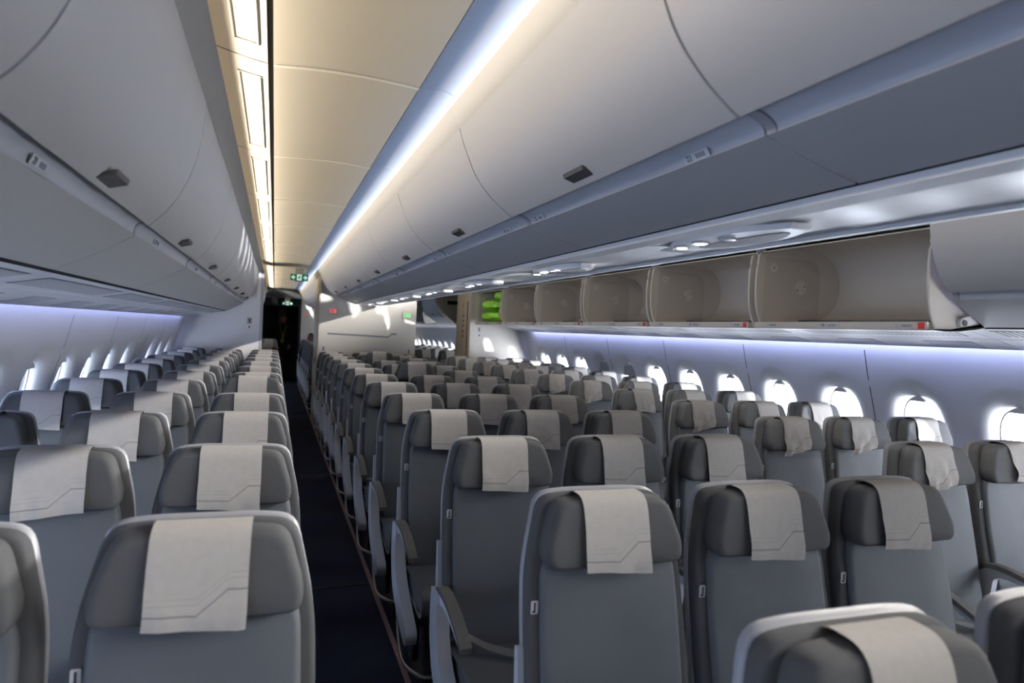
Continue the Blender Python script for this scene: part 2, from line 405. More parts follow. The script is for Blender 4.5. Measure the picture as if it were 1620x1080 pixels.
for side, sgn, wx in (('left', -1, WX_L), ('right', 1, WX_R)):
    wall = struct(empty('wall_' + side), 'white cabin side wall with scooped window panels')
    cm = cell_mesh(sgn, WPITCH / 2)
    xo = sgn * (wall_dx(WC) + .093)
    po = oval(WHW + .012, WHH + .012)
    pv = [(0, y, WC + z) for y, z in po] + [(sgn * .006, y, WC + z) for y, z in po]; n_ = len(po)
    pane = mesh('pane', pv, [tuple(range(n_)), tuple(range(n_, 2 * n_))[::-1]] + [(i, (i + 1) % n_, (i + 1) % n_ + n_, i + n_) for i in range(n_)])
    gasket = ring_mesh('window_gasket', oval(WHW + .004, WHH + .004), oval(WHW - .005, WHH - .005), 0, sgn * .008)
    lip_pts = [(y, .200 + .03 * (1 - (y / .06) ** 2)) for y in [-.06 + .012 * i for i in range(11)]]
    lipm = MB().prismx([(y, WC + .196) for y, z in (lip_pts[0], lip_pts[-1])] + [(y, WC + z) for y, z in lip_pts[::-1]], 0, -sgn * .02).me('shade_handle')
    for m_ in (pane, gasket, lipm): shear(m_, sgn)
    k0 = int(math.floor((Y0 - WSEAM) / WPITCH)) + 1; k1 = int((Y1 - WSEAM) / WPITCH)
    for k in range(k0, k1):
        yc = WSEAM + WPITCH * (k + .5)
        if abs(yc - 11.25) < .9: # monuments stand here: plain wall, no window
            p = obj('wall_panel', MB().sheet([(sgn * wall_dx(z), z) for z in (0, .25, .5, .72, .9, 1.05, 1.2, 1.38, 1.56)] + [(-sgn * .020, 1.64), (-sgn * .045, 1.73)], -WPITCH / 2, WPITCH / 2).me('wall_panel'), 'wall_white', wall, (wx, yc, 0))
            continue
        obj('wall_panel', cm, 'wall_white', wall, (wx, yc, 0))
        if k % 2 == 0:
            seam = MB().sheet([(sgn * wall_dx(z) - sgn * .0012, z) for z in (0.3, .5, .72, .9, 1.05, 1.2, 1.38, 1.55)], -.0035, .0035).me('panel_seam')
            obj('panel_seam', seam, 'slot_dark', wall, (wx, yc - WPITCH / 2, 0))
        win_n += 1
        w = struct(empty('window_%d' % win_n, (wx + xo, yc, 0)), 'oval cabin window in the white side wall')
        obj('pane', pane, 'window_glass', w, (-sgn * .012, 0, 0))
        obj('window_gasket', gasket, 'wall_white', w, (-sgn * .014, 0, 0))
        shut = 0
        if side == 'right': shut = {5: .34, 6: 1.0}.get(k, 0)
        if side == 'left': shut = {6: 1.0}.get(k, 0)
        if shut:
            zb = WHH * (1 - 2 * shut)
            sv = [(y, max(z, zb)) for y, z in oval(WHW + .006, WHH + .006)]
            sm = MB().prismx([(y, WC + z) for y, z in sv], 0, -sgn * .006).me('window_shade'); shear(sm, sgn)
            obj('window_shade', sm, 'shade_grey', w, (-sgn * .030, 0, 0))
        obj('shade_handle', lipm, 'wall_white', w, (-sgn * .034, 0, 0))

# crown liner above everything and the end walls: keep daylight out
crown = [(WX_R - .045, 1.73)]
for i in range(1, 24):
    a = math.pi * i / 24; crown.append((CX + 2.66 * math.cos(a) * 1.0, 1.70 + 1.28 * math.sin(a)))
crown.append((WX_L + .045, 1.73))
ceiling = struct(empty('ceiling'), 'cream ceiling panels above the aisles with indirect light')
obj('crown_liner', MB().sheet(crown, Y0, Y1).me('crown_liner'), 'liner', ceiling, solid=.03, off=0)
struct(obj('wall_front', MB().box(-1.6, 4.3, Y0 - .05, Y0, 0, 3).me('wall_front'), 'bulkhead'), 'plain partition closing the forward end of the cabin')

CEIL_Z = 2.421
for mir in (0, 1):
    for k in range(-3, 13):
        y0, y1 = grid(k) + .004, grid(k + 1) - .004
        if k == 12: y1 = 19.6
        xs = [-.036 + i * (.458 + .036) / 8 for i in range(9)]
        prof = [(x, CEIL_Z + .012 * (1 - ((x - .21) / .25) ** 2)) for x in xs]
        prof = [(xs[0], CEIL_Z + .03)] + prof + [(xs[-1], CEIL_Z + .02)]
        obj('ceiling_joint', MB().sheet(mirror([(x, z - .0025) for x, z in prof[1:-1]], mir), y1 - .005, y1 + .013).me('ceiling_joint'), 'joint_highlight', ceiling, solid=.003)
        obj('ceiling_panel', MB().sheet(mirror(prof, mir), y0, y1).me('ceiling_panel'), 'ceiling_white', ceiling)
        cp = [(-.052, CEIL_Z + .03), (-.054, CEIL_Z + .002), (-.12, CEIL_Z + .012), (-.20, CEIL_Z + .03), (-.30, CEIL_Z + .06), (-.40, CEIL_Z + .06), (-.42, CEIL_Z - .2)]
        ch = obj('channel_panel', MB().sheet(mirror(cp, mir), y0, y1).me('channel_panel'), 'ceiling_white', ceiling)
        # framed insert plate in each channel panel
        m = MB(); zz = CEIL_Z + .004
        pr = [(-.078, zz + .002), (-.150, zz + .016)]
        fr = [((-.070, CEIL_Z + .001), (-.078, CEIL_Z - .004)), ((-.150, CEIL_Z + .011), (-.158, CEIL_Z + .022))]
        ya, yb = y0 + .14, y1 - .14
        m.sheet(mirror([(-.074, CEIL_Z + .004), (-.080, CEIL_Z + .001), (-.084, CEIL_Z + .006)], mir), ya, yb)
        m.sheet(mirror([(-.146, CEIL_Z + .016), (-.150, CEIL_Z + .012), (-.156, CEIL_Z + .020)], mir), ya, yb)
        for yy in (ya, yb - .01): m.sheet(mirror([(-.074, CEIL_Z + .002), (-.156, CEIL_Z + .015)], mir), yy, yy + .01)
        obj('insert_frame', m.me('insert_frame'), 'ceiling_white', ch, solid=.002)
        cv = smooth_curve([(.462, CEIL_Z + .002), (.50, CEIL_Z + .008), (.555, CEIL_Z + .006), (.605, CEIL_Z - .018), (.635, CEIL_Z - .06), (.64, CEIL_Z - .10)], 4)
        obj('cove_panel', MB().sheet(mirror(cv, mir), y0 - .002, y1 + .002).me('cove_panel'), 'cove_white', ceiling, solid=.003, off=0)
    obj('black_slot', MB().sheet(mirror([(-.034, CEIL_Z + .014), (-.054, CEIL_Z + .014)], mir), Y0, 19.6).me('black_slot'), 'slot_dark', ceiling, solid=.002)
# far end of the ceiling: a lower cross beam
struct(obj('trim_3', MB().box(-.42, .66, 19.6, 19.9, 2.18, 2.6).me('ceiling_beam'), 'ceiling_white'), 'cream cross beam closing the far end of the aisle ceiling')

for mir, nm in ((0, 'the aisle under the exit signs'), (1, 'the aisle beside the open bins')):
    for y0, y1 in ((Y0 + .05, YB - .1 if mir else 18.2),):
        o = obj('warm_cove_light', MB().prism(mirror([(-.250, 2.330), (-.226, 2.342), (-.229, 2.350), (-.253, 2.338)], mir), y0, y1).me('warm_cove_light'), 'led_warm')
        tag(o, 'long warm white light strip in the cove above %s' % nm, 'light')
        ld = bpy.data.lights.new('warm_cove_lamp', 'AREA'); ld.shape = 'RECTANGLE'; ld.size = .024; ld.size_y = y1 - y0; ld.energy = 1300 if mir else 112; ld.color = (1.0, .95, .88) if mir else (1.0, .85, .64); ld.spread = math.radians(130 if mir else 96)
        lo = bpy.data.objects.new('warm_cove_lamp', ld); COL.objects.link(lo); lo.parent = o
        sx_ = -1 if mir else 1
        lo.matrix_world = Matrix.Translation((MIR + .222 if mir else -.222, (y0 + y1) / 2, 2.352)) @ frame((0, 0, 0), Vector((-.22 * sx_, 0, 1)), Vector((0, 1, 0))) @ Matrix.Rotation(math.pi if mir else 0, 4, 'Y')
        o = obj('blue_cove_light', MB().prism(mirror([(.606, 2.335), (.626, 2.335), (.626, 2.345), (.606, 2.345)], mir), y0, y1).me('blue_cove_light'), 'led_white' if mir else 'led_blue')
        tag(o, 'long cool %s light strip in the cove above %s' % ('white' if mir else 'blue', nm), 'light')

# ------------------------------------------------------------------ overhead bins
C_DOOR = smooth_curve([(.617, 2.302), (.632, 2.255), (.653, 2.205), (.678, 2.150), (.711, 2.102), (.763, 2.049), (.832, 1.998)], 4)
C_RAIL = smooth_curve([(.836, 2.006), (.856, 2.006), (.880, 1.996), (.895, 1.984), (.899, 1.972)], 3)
C_BOT = smooth_curve([(.899, 1.972), (.955, 1.954), (1.036, 1.929), (1.134, 1.904)], 3)
C_FASC = [(.60, 2.372), (.575, 2.366), (.590, 2.342), (.610, 2.310), (.63, 2.30)]
S_DOOR = smooth_curve([(-.240, 2.262), (-.246, 2.18), (-.262, 2.08), (-.295, 1.985), (-.340, 1.908), (-.392, 1.852)], 4)
S_RAIL = smooth_curve([(-.396, 1.860), (-.412, 1.855), (-.425, 1.842), (-.430, 1.818)], 3)
S_BOT = smooth_curve([(-.430, 1.818), (-.50, 1.772), (-.58, 1.728), (-.65, 1.693)], 3)
S_FASC = [(-.215, 2.330), (-.185, 2.328), (-.196, 2.31), (-.232, 2.272), (-.26, 2.262)]

def thick(o, t): 
    md = o.modifiers.new('solid', 'SOLIDIFY'); md.thickness = t; md.offset = 0
def closed_bin(mir, side, k, label, group, number=None, number2=None):
    y0, y1 = grid(k) + .004, grid(k + 1) - .004
    D, Rl, B, Fa = (C_DOOR, C_RAIL, C_BOT, C_FASC) if side == 'c' else (S_DOOR, S_RAIL, S_BOT, S_FASC)
    door_mid = D[-1]
    t = tag(empty('overhead_bin', (0, 0, 0)), label, 'luggage bin', group)
    L = lambda p: mirror(p, mir)
    o = obj('door', MB().sheet(L(D + [(D[-1][0] + (.012 if side == 'c' else -.012), D[-1][1] + .012)]), y0, y1).me('door'), 'bin_white', t, solid=.006)
    obj('fascia', MB().sheet(L(Fa), y0 - .003, y1 + .003).me('fascia'), 'fascia_white', t, solid=.003)
    obj('latch_rail', MB().sheet(L(Rl), y0, y1 - .03).me('latch_rail'), 'rail_grey', t, solid=.003)
    col = [(x, z - .003) for x, z in Rl]
    obj('rail_collar', MB().sheet(L(col), y1 - .028, y1).me('rail_collar'), 'shell_plastic', t, solid=.005)
    obj('bottom_panel', MB().sheet(L(B), y0, y1).me('bottom_panel'), 'bin_white', t, solid=.005)
    if mir and side == 's' and k == 8:
        ec = obj('end_cap', MB().prism(L(D + Rl[1:] + B[1:] + [(-1.12, 1.70), (-1.12, 2.26)]), y0, y0 + .012).me('end_cap'), 'beige', t)
        obj('latch_box', MB().box(3.20, 3.42, y0 - .012, y0, 2.06, 2.13).me('latch_box'), 'slot_dark', ec)
    # raised pull flap, hinged at the lower edge of the door
    s = 1 if side == 'c' else -1
    x, z = D[-1]; ym = (y0 + y1) / 2 + .0
    fl = [(x - s * .002, z + .004), (x - s * .050, z + .018), (x - s * .054, z + .030), (x - s * .046, z + .028), (x + s * .0, z + .013)]
    h = obj('handle', MB().prism(L(fl), ym - .065, ym + .065).me('handle'), 'handle_dark', t)
    if number:
        for nm, yy in ((number, y0 + .22 if number2 else ym - .3), (number2, y1 - .13)):
            if not nm: continue
            a, b = Rl[-1], Rl[-6]
            p = Vector(((a[0] * .55 + b[0] * .45), yy, a[1] * .55 + b[1] * .45)); up = Vector((b[0] - a[0], 0, b[1] - a[1]))
            if mir: p.x = MIR - p.x; up.x = -up.x
            facing = -1 if (side == 'c') != bool(mir) else 1     # which way the rail looks
            right = Vector((0, -1, 0)) if facing < 0 else Vector((0, 1, 0))
            mw = frame(p, right, up); nrm = Vector((mw[0][2], mw[1][2], mw[2][2]))
            mw.translation = p + nrm * .004
            pl = obj('placard', MB().box(-.048, .048, -.010, .010, -.001, .001).me('placard'), 'placard_grey', t); pl.matrix_local = mw
            text(nm, .021, 'print_dark', pl, Matrix.Translation((-.026, 0, .0014)))
            mm = MB()
            for q in range(4): mm.box(.0 + q * .009, .006 + q * .009, -.006, .006, .001, .0016)
            obj('seat_marks', mm.me('seat_marks'), 'print_grey', pl)
    return t
for k in range(-3, 6):
    n = 5 - k
    num = 24 + 2 * k
    closed_bin(0, 'c', k, 'closed white middle bin on the exit-sign aisle, %s from the lavatory bulkhead' % ORD[n], 'closed bins over the middle seats', '%d' % num if k > -2 else None, '%d' % (num + 1))
    closed_bin(1, 'c', k, 'closed white middle bin facing the open bins, %s from the lavatory bulkhead' % ORD[n], 'closed bins facing the open bins')
    closed_bin(0, 's', k, 'closed white window-side bin opposite the middle bins, %s from the plain bulkhead' % ORD[n], 'closed bins over the window seats', '%d' % (22 + k))
for k in (-1, 0 - 2):
    closed_bin(1, 's', k, 'closed white bin beside the open bins, %s from the open ones' % ORD[-1 - k], 'closed bins beside the open bins', '23' if k == -1 else '22')
for k in range(7, 12):
    closed_bin(0, 'c', k, 'closed middle bin beyond the lavatory wall, %s past it' % ORD[k - 7], 'closed bins in the cabin beyond')
    closed_bin(0, 's', k, 'closed window-side bin beyond the plain bulkhead, %s past it' % ORD[k - 7], 'closed window bins in the cabin beyond')

for i, (pf, nm) in enumerate(((C_FASC + [(.63, 2.0)], 'lavatory block'), (S_FASC + [(-.26, 1.9)], 'plain bulkhead'))):
    struct(obj('trim_%d' % (20 + i), MB().sheet(pf, grid(6) - .004, grid(7) + .004).me('fascia'), 'lavatory_beige', solid=.004), 'beige fascia above the %s' % nm)
# dark slot and white strips between bins and service channel
for i, mir in enumerate((0, 1)):
    struct(obj('trim_%d' % (4 + i), MB().sheet(mirror([(1.134, 1.904), (1.136, 1.935), (1.146, 1.935), (1.146, 1.884)], mir), Y0, YB).me('slot'), 'slot_dark', solid=.003), 'dark gap along the underside of the middle bins')
    for k in range(-4, 6):
        pass
    struct(obj('trim_%d' % (6 + i), MB().prism(mirror([(1.144, 1.882), (1.144, 1.900), (1.196, 1.892), (1.204, 1.886), (1.196, 1.876)], mir), Y0, YB).me('strip'), 'psu_white'), 'white edge strip beside the service panels')
    struct(obj('trim_%d' % (8 + i), MB().sheet(mirror([(-.652, 1.697), (-.656, 1.73), (-.668, 1.73), (-.668, 1.684)], mir), Y0, YB).me('slot'), 'slot_dark', solid=.003), 'dark gap along the outer edge of the window-side bins')

# middle service panels with reading lamps
X0P, X1P = 1.206, MIR - 1.206
for k in range(-3, 12):
    if grid(k) > YB - .2 and k < 7 and k != 6: pass
    if k == 6: continue
    y0, y1 = grid(k) + .34, grid(k + 1) + .34
    far = k > 6
    lab = 'white service panel with reading lamps under the middle bins, %s' % (('%s from the lavatory bulkhead' % ORD[5 - k]) if not far else ('%s beyond the lavatory wall' % ORD[k - 7]))
    if not far and y1 > YB: y1 = YB - .01
    t = tag(empty('service_panel', ((X0P + X1P) / 2, (y0 + y1) / 2, 1.886)), lab, 'service panel', 'service panels under the middle bins')
    hw = (X1P - X0P) / 2; hl = (y1 - y0) / 2
    prof = [(-hw + 2 * hw * i / 8, .010 * (1 - (2 * i / 8 - 1) ** 2)) for i in range(9)]
    obj('plain_panel', MB().sheet(prof, .02, hl - .002).me('plain_panel'), 'psu_white', t, solid=.003)
    obj('lamp_panel', MB().sheet([(x, z + .002) for x, z in prof], -hl + .002, .018).me('lamp_panel'), 'psu_white', t, solid=.003)
    # eye-shaped lamp unit: bowed lower edge
    e = []
    for i in range(13):
        s = -1 + 2 * i / 12; e.append((-.05 - .085 * (1 - s * s), s * .30 - hl * .5))
    for i in range(13):
        s = 1 - 2 * i / 12; e.append((.02 + .07 * (1 - s * s), s * .30 - hl * .5))
    n = len(e); b = MB().add([(x, y, .004) for x, y in e] + [(x * .96, (y + hl * .5) * .96 - hl * .5, -.012) for x, y in e], [tuple(range(n, 2 * n))] + [(i, (i + 1) % n, (i + 1) % n + n, i + n) for i in range(n)])
    lu = obj('lamp_housing', b.me('lamp_housing'), 'psu_white', t)
    sp = []
    for i in range(11):
        s = -1 + 2 * i / 10; sp.append((-.02 - .02 * (1 - s * s), s * .2 - hl * .5 - .03))
    for i in range(11):
        s = 1 - 2 * i / 10; sp.append((.005 + .065 * (1 - s * s), s * .2 - hl * .5 - .03))
    n = len(sp)
    obj('speaker_grille', MB().add([(x, y, -.012) for x, y in sp] + [(x, y, -.015) for x, y in sp], [tuple(range(n, 2 * n))] + [(i, (i + 1) % n, (i + 1) % n + n, i + n) for i in range(n)]).me('speaker_grille'), 'psu_grey', lu)
    for q, yy in enumerate((.17, .05, -.07)):
        c = (-.085 + .012 * abs(q - 1), yy - hl * .5 + .02, -.013)
        lens = obj('lamp_lens', MB().disc((0, 0, 0), (0, 0, -1), .026, .006, 18).me('lamp_lens'), 'lens_clear', lu, c)
        if q < 2: obj('lamp_bulb', MB().disc((0, 0, -.006), (0, 0, -1), .017, .002, 14).me('lamp_bulb'), 'reading_lamp', lu, c)
    tri = MB().add([(-.06, hl * .12 - hl * .2, -.002), (.05, hl * .12 - hl * .2, -.002), (.08, hl * .12 - hl * .02, -.002), (-.03, hl * .12 - hl * .02, -.002)], [(0, 1, 2, 3)])
    obj('mask_hatch', tri.me('mask_hatch'), 'psu_grey', t, solid=.002)

# side service / vent panels between bins and wall wash lights
for mir, nm, nmk in ((0, 'closed window-side bins', 'L'), (1, 'open bins', 'R')):
    for k in range(-3, 13):
        if k == 6: continue
        y0, y1 = grid(k) + .12, grid(k + 1) + .12
        if k == 5: y1 = YB - .01
        far = k > 6
        lab = 'white vent panel under the %s, %s' % (nm if not far else 'far window bins', ('%s from the bulkhead' % ORD[5 - k]) if not far else ('%s past the bulkhead, %s side' % (ORD[k - 7], 'plain' if not mir else 'sunny')))
        t = tag(empty('vent_panel', (0, 0, 0)), lab, 'vent panel', 'vent panels along the window bins')
        P1 = [(-.670, 1.686), (-.78, 1.664), (-.90, 1.642)]; P2 = [(-.905, 1.640), (-1.05, 1.606), (-1.130, 1.589), (-1.136, 1.606)]
        a = obj('bin_side_panel', MB().sheet(mirror(P1, mir), y0 + .003, y1 - .003).me('bin_side_panel'), 'psu_white', t, solid=.004)
        obj('wall_side_panel', MB().sheet(mirror(P2, mir), y0 + .003, y1 - .003).me('wall_side_panel'), 'psu_white', t, solid=.004)
        ya, yb = y0 + .10, y1 - .10
        def zl(x): return 1.686 + (x + .670) / (-.23) * (-.044)
        obj('vent_recess', MB().sheet(mirror([(-.71, zl(-.71) - .003), (-.84, zl(-.84) - .003)], mir), ya, yb).me('vent_recess'), 'grille', a, solid=.001)
        m = MB(); ns = 34 if k < 6 else 12
        for i in range(ns):
            y = ya + (yb - ya) * (i + .5) / ns; w = .3 * (yb - ya) / ns
            m.sheet(mirror([(-.712, zl(-.712) - .006), (-.838, zl(-.838) - .006)], mir), y - w, y + w)
        g = obj('vent_slats', m.me('vent_slats'), 'psu_white', a); g['kind'] = 'stuff'
        for yy in (y0 + .18, y1 - .5):
            obj('mask_hatch', MB().sheet(mirror([(-.96, 1.6240), (-1.09, 1.5945)], mir), yy, yy + .30).me('mask_hatch'), 'rail_grey', t, solid=.003)
    for y0, y1 in ((Y0 + .05, YB - .3),):
        o = obj('wall_wash_light', MB().prism(mirror([(-1.130, 1.640), (-1.146, 1.640), (-1.146, 1.646), (-1.130, 1.646)], mir), y0 + .01, y1 - .01).me('wall_wash_light'), 'led_wash' if mir else 'led_violet')
        tag(o, 'thin %s light strip washing the wall below the %s' % ('pale blue' if mir else 'violet-blue', nm), 'light')

# ------------------------------------------------------------------ open bins over the window seats
BUCKET = [(3.02, 2.15), (3.007, 2.06), (3.003, 1.95), (3.006, 1.86), (3.022, 1.77), (3.050, 1.70), (3.062, 1.672)]
SIDE = smooth_curve(BUCKET, 3) + [(3.16, 1.672), (3.32, 1.700), (3.46, 1.715), (3.60, 1.75), (3.70, 1.83), (3.735, 1.95), (3.72, 2.10), (3.62, 2.20), (3.45, 2.23), (3.2, 2.21)]
def side_plate(name, inset=0):
    return MB().prism(SIDE, -.006, .006).me(name)
plate_me = side_plate('side_plate')
rim_pts = smooth_curve(BUCKET, 3)
rim_me = MB().tube([(x - .002, 0, z) for x, z in rim_pts], .008, 6).me('side_rim')
INNER = smooth_curve([(3.012, 1.668), (3.16, 1.680), (3.32, 1.708), (3.46, 1.724), (3.58, 1.764), (3.67, 1.84), (3.70, 1.95), (3.68, 2.08), (3.60, 2.17), (3.45, 2.205), (3.2, 2.20), (3.05, 2.17)], 3)
far_plates = []
def open_bin(k, label, group, number, far=False):
    y0, y1 = grid(k) + .035, grid(k + 1) - .035
    t = tag(empty('overhead_bin', (0, 0, 0)), label, 'luggage bin', group)
    obj('bucket', MB().sheet(INNER, y0, y1).me('bucket'), 'beige', t, solid=.006)
    obj('underside', MB().sheet([(3.008, 1.662), (3.10, 1.660), (3.20, 1.664), (3.30, 1.676), (3.365, 1.690)], y0 - .03, y1 + .03).me('underside'), 'psu_white', t, solid=.003)
    lp = obj('front_lip', MB().prism([(3.004, 1.664), (3.004, 1.702), (3.012, 1.704), (3.020, 1.700), (3.022, 1.664)], y0, y1).me('front_lip'), 'beige', t)
    for yy in (y0, y1):
        pl = obj('side_wall', plate_me, 'beige', t, (0, yy, 0))
        obj('side_rim', rim_me, 'fascia_white', pl)
    sp = y1 - .0075                     # fittings on the inner face of the far side wall
    for (x, z, r) in ((3.13, 2.07, .030), (3.36, 1.95, .048)):
        d = obj('fixing_cap', MB().tube([(x, sp, z), (x, sp - .004, z)], r, 24).me('fixing_cap'), 'beige', t)
        for dx, dz in (((0, 0),) if r < .04 else ((-.03, -.02), (.03, .01))):
            obj('screw', MB().tube([(x + dx, sp - .004, z + dz), (x + dx, sp - .006, z + dz)], .005, 8).me('screw'), 'slot_dark', d)
    # closed recess panel seen as a rounded step on the far side wall
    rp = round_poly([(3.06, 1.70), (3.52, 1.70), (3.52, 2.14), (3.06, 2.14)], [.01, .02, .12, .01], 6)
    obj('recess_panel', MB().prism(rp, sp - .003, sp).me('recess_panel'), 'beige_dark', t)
    if not far:
        for yy, s in ((y0 + .62, 1), (y1 - .16, 0), (y0 + .13, 0)):
            pl = obj('placard', MB().box(0, .0015, -.075 if s else -.05, .075 if s else .05, -.011, .011).me('placard'), 'tag_white', lp, (3.0024, yy, 1.684))
            if s:
                text(number, .020, 'print_dark', pl, frame((-.001, .045, 0), (0, -1, 0), (0, 0, 1)))
            mm = MB()
            for q in range(4): mm.box(-.001, 0, -.045 + q * .014, -.036 + q * .014, -.006, .006)
            obj('seat_marks', mm.me('seat_marks'), 'print_grey', pl)
        obj('red_marker', MB().box(3.0005, 3.003, y0 + .01, y0 + .045, 1.668, 1.700).me('red_marker'), 'red_mark', lp)
    return t
for k in range(0, 6):
    ob = open_bin(k, 'open beige bin over the window seats, %s' % ('beside the closed white bin' if k == 0 else 'holding lime green bags, against the bulkhead' if k == 5 else '%s from the closed white bin' % ORD[k]), 'open bins over the window seats', '%d' % (24 + k))
    if k == 0:                        # white pivot fitting on the bucket's outer side, facing the closed bin
        m = MB(); m.prism(round_poly([(3.20, 1.685), (3.34, 1.715), (3.35, 1.760), (3.28, 1.748), (3.20, 1.728)], .018, 4), grid(0) + .010, grid(0) + .029)
        pf = obj('pivot_fitting', m.me('pivot_fitting'), 'latch_white', ob)
        for x, z in ((3.225, 1.707), (3.325, 1.737)):
            obj('screw', MB().tube([(x, grid(0) + .010, z), (x, grid(0) + .004, z)], .014, 14).me('screw'), 'steel', pf)
closed_bin(1, 's', 8, 'closed grey bin just beyond the beige lavatory door', 'closed bins beside the open bins')
for k in range(9, 12):
    open_bin(k, 'open beige bin beyond the beige lavatory door, %s past it' % ORD[k - 9], 'open bins in the cabin beyond', '31', True)
# struts and header above the open buckets
for k in range(0, 7):
    y = grid(k)
    t = tag(empty('bin_strut', (0, y, 0)), 'white hinge strut between open bin buckets, %s from the closed bin' % ORD[k], 'bin strut', 'struts between the open bins')
    for dx in (-.012, .012):
        obj('strut_bar', MB().prism([(2.99, 2.27), (3.05, 2.27), (3.14, 2.03), (3.10, 2.03)], dx - .005, dx + .005).me('strut_bar'), 'rail_grey', t)
for i, (ya, yb) in enumerate(((grid(0), YB), (grid(9), grid(12)))):
    hd = struct(obj('trim_%d' % (10 + i), MB().sheet([(2.915, 2.330), (2.885, 2.328), (2.896, 2.31), (2.932, 2.272), (2.97, 2.25), (2.995, 2.235), (3.2, 2.245), (3.7, 2.26), (3.8, 1.9), (3.80, 1.66)], ya, yb).me('bin_housing'), 'beige', solid=.008), 'fixed housing behind the open bins')

# lime green bags in the last open bin
def blob(name, c, r, seed, m, fold=.35):
    bm = bmesh.new(); bmesh.ops.create_icosphere(bm, subdivisions=4, radius=1)
    for v in bm.verts:
        d = v.co.normalized(); q = noise.noise(d * 2.1 + Vector((seed, 0, 0))) * .22 + noise.noise(d * 5 + Vector((0, seed, 0))) * .10 + noise.noise(d * 11 + Vector((0, 0, seed))) * .035
        p = d * (1 + q * fold * 2.2); e = .75
        v.co = Vector((math.copysign(abs(p.x) ** e, p.x) * r[0], math.copysign(abs(p.y) ** e, p.y) * r[1], math.copysign(abs(p.z) ** e, p.z) * r[2]))
    me = bpy.data.meshes.new(name); bm.to_mesh(me); bm.free(); me.shade_smooth()
    return obj(name, me, m, None, c)
gy = grid(5) + .3
for i, (nm, c, r, sd_, m, lab) in enumerate((
        ('plastic_bag', (3.16, gy + .45, 1.785), (.17, .34, .085), 3, 'green_bag', 'crumpled lime green bag at the bottom of the open bin'),
        ('plastic_bag', (3.15, gy + .42, 1.955), (.17, .33, .080), 8, 'green_bag', 'puffy lime green bag lying on top of the other bags'),
        ('plastic_bag', (3.22, gy + .18, 2.095), (.15, .22, .065), 14, 'green_bag', 'dark lime green bag pushed up under the bin roof'),
        ('folded_blanket', (3.19, gy - .06, 1.825), (.13, .16, .11), 21, 'olive_bag', 'olive mesh-wrapped bundle in front of the green bags'))):
    tag(blob(nm, c, r, sd_, m), lab, 'bag', 'bags in the open bin')

# ------------------------------------------------------------------ bulkheads and monuments
def clip_poly(pts): return pts
# middle lavatory block
mid = struct(empty('wall_aft_middle'), 'grey lavatory bulkhead between the two aisles')
MX0, MX1 = .625, MIR - .625
obj('panel', MB().prism([(MX0, 0), (MX1, 0), (MX1, 2.02), (MX1 - .3, 2.02), (MX0 + .3, 2.30), (MX0, 2.42)], YB, YB + .03).me('panel'), 'bulkhead', mid)
obj('block', MB().box(MX0 + .004, MX1 - .004, YB + .03, 11.95, 0, 2.6).me('block'), 'lavatory_beige', mid)
obj('corner_post', MB().box(MX0 - .012, MX0 + .02, YB + .004, YB + .05, 0, 2.40).me('corner_post'), 'lavatory_beige', mid)
dr = obj('side_door', MB().box(MX0 - .006, MX0 + .01, YB + .30, 11.75, .03, 2.0).me('side_door'), 'lavatory_beige', mid)
obj('door_handle', MB().box(MX0 - .03, MX0 - .004, YB + .34, YB + .40, .98, 1.04).me('door_handle'), 'steel', dr)
stripe = smooth_curve([(.75, 1.425), (1.3, 1.415), (1.58, 1.408), (1.66, 1.41), (1.70, 1.45), (1.78, 1.455)], 3)
obj('printed_stripe', MB().sheet([(x, z) for x, z in stripe], 0, .001).me('x') if False else MB().prism([(x, z - .012) for x, z in stripe] + [(x, z + .012) for x, z in stripe[::-1]], YB - .002, YB).me('printed_stripe'), 'print_grey', mid)
# window-side bulkheads
lw = struct(empty('wall_aft_left'), 'pale bulkhead behind the window seats on the plain side')
obj('panel', MB().prism([(-1.36, 0), (-.19, 0), (-.19, 2.5), (-1.36, 2.5)], YB, YB + .03).me('panel'), 'wall_white', lw)
obj('corner_post', MB().box(-.205, -.165, YB - .004, YB + .06, 0, 2.30).me('corner_post'), 'trim_white', lw)
obj('block', MB().box(-1.36, -.195, YB + .03, 11.2, 0, 2.4).me('block'), 'bulkhead', lw)
rw = struct(empty('wall_aft_right'), 'pale bulkhead behind the window seats on the sunny side')
RX = 2.945
obj('panel', MB().prism([(RX, 0), (4.1, 0), (4.1, 2.5), (RX, 2.5)], YB, YB + .03).me('panel'), 'bulkhead', rw)
obj('block', MB().box(RX - .004, 4.1, YB + .028, 11.35, 0, 2.5).me('block'), 'lavatory_beige', rw)
dr = obj('side_door', MB().box(RX - .014, RX, YB + .14, 11.22, .03, 2.02).me('side_door'), 'lavatory_beige', rw)
obj('door_seam', MB().box(RX - .0155, RX - .013, YB + .42, YB + .428, .03, 2.02).me('door_seam'), 'slot_dark', dr)
for y in (YB + .135, 11.22): obj('door_seam', MB().box(RX - .0155, RX - .003, y, y + .008, .03, 2.03).me('door_seam'), 'slot_dark', dr)
obj('door_latch', MB().box(RX - .024, RX - .012, YB + .16, YB + .60, 1.02, 1.12).me('door_latch'), 'handle_dark', dr)
for i, (z, m) in enumerate(((1.80, 'print_grey'), (1.72, 'print_grey'), (1.64, 'print_grey'), (1.55, 'red_mark'), (1.47, 'print_grey'))):
    obj('pictogram', MB().box(RX - .0165, RX - .013, YB + .30, YB + .40, z - .02, z + .02).me('pictogram'), m, dr)
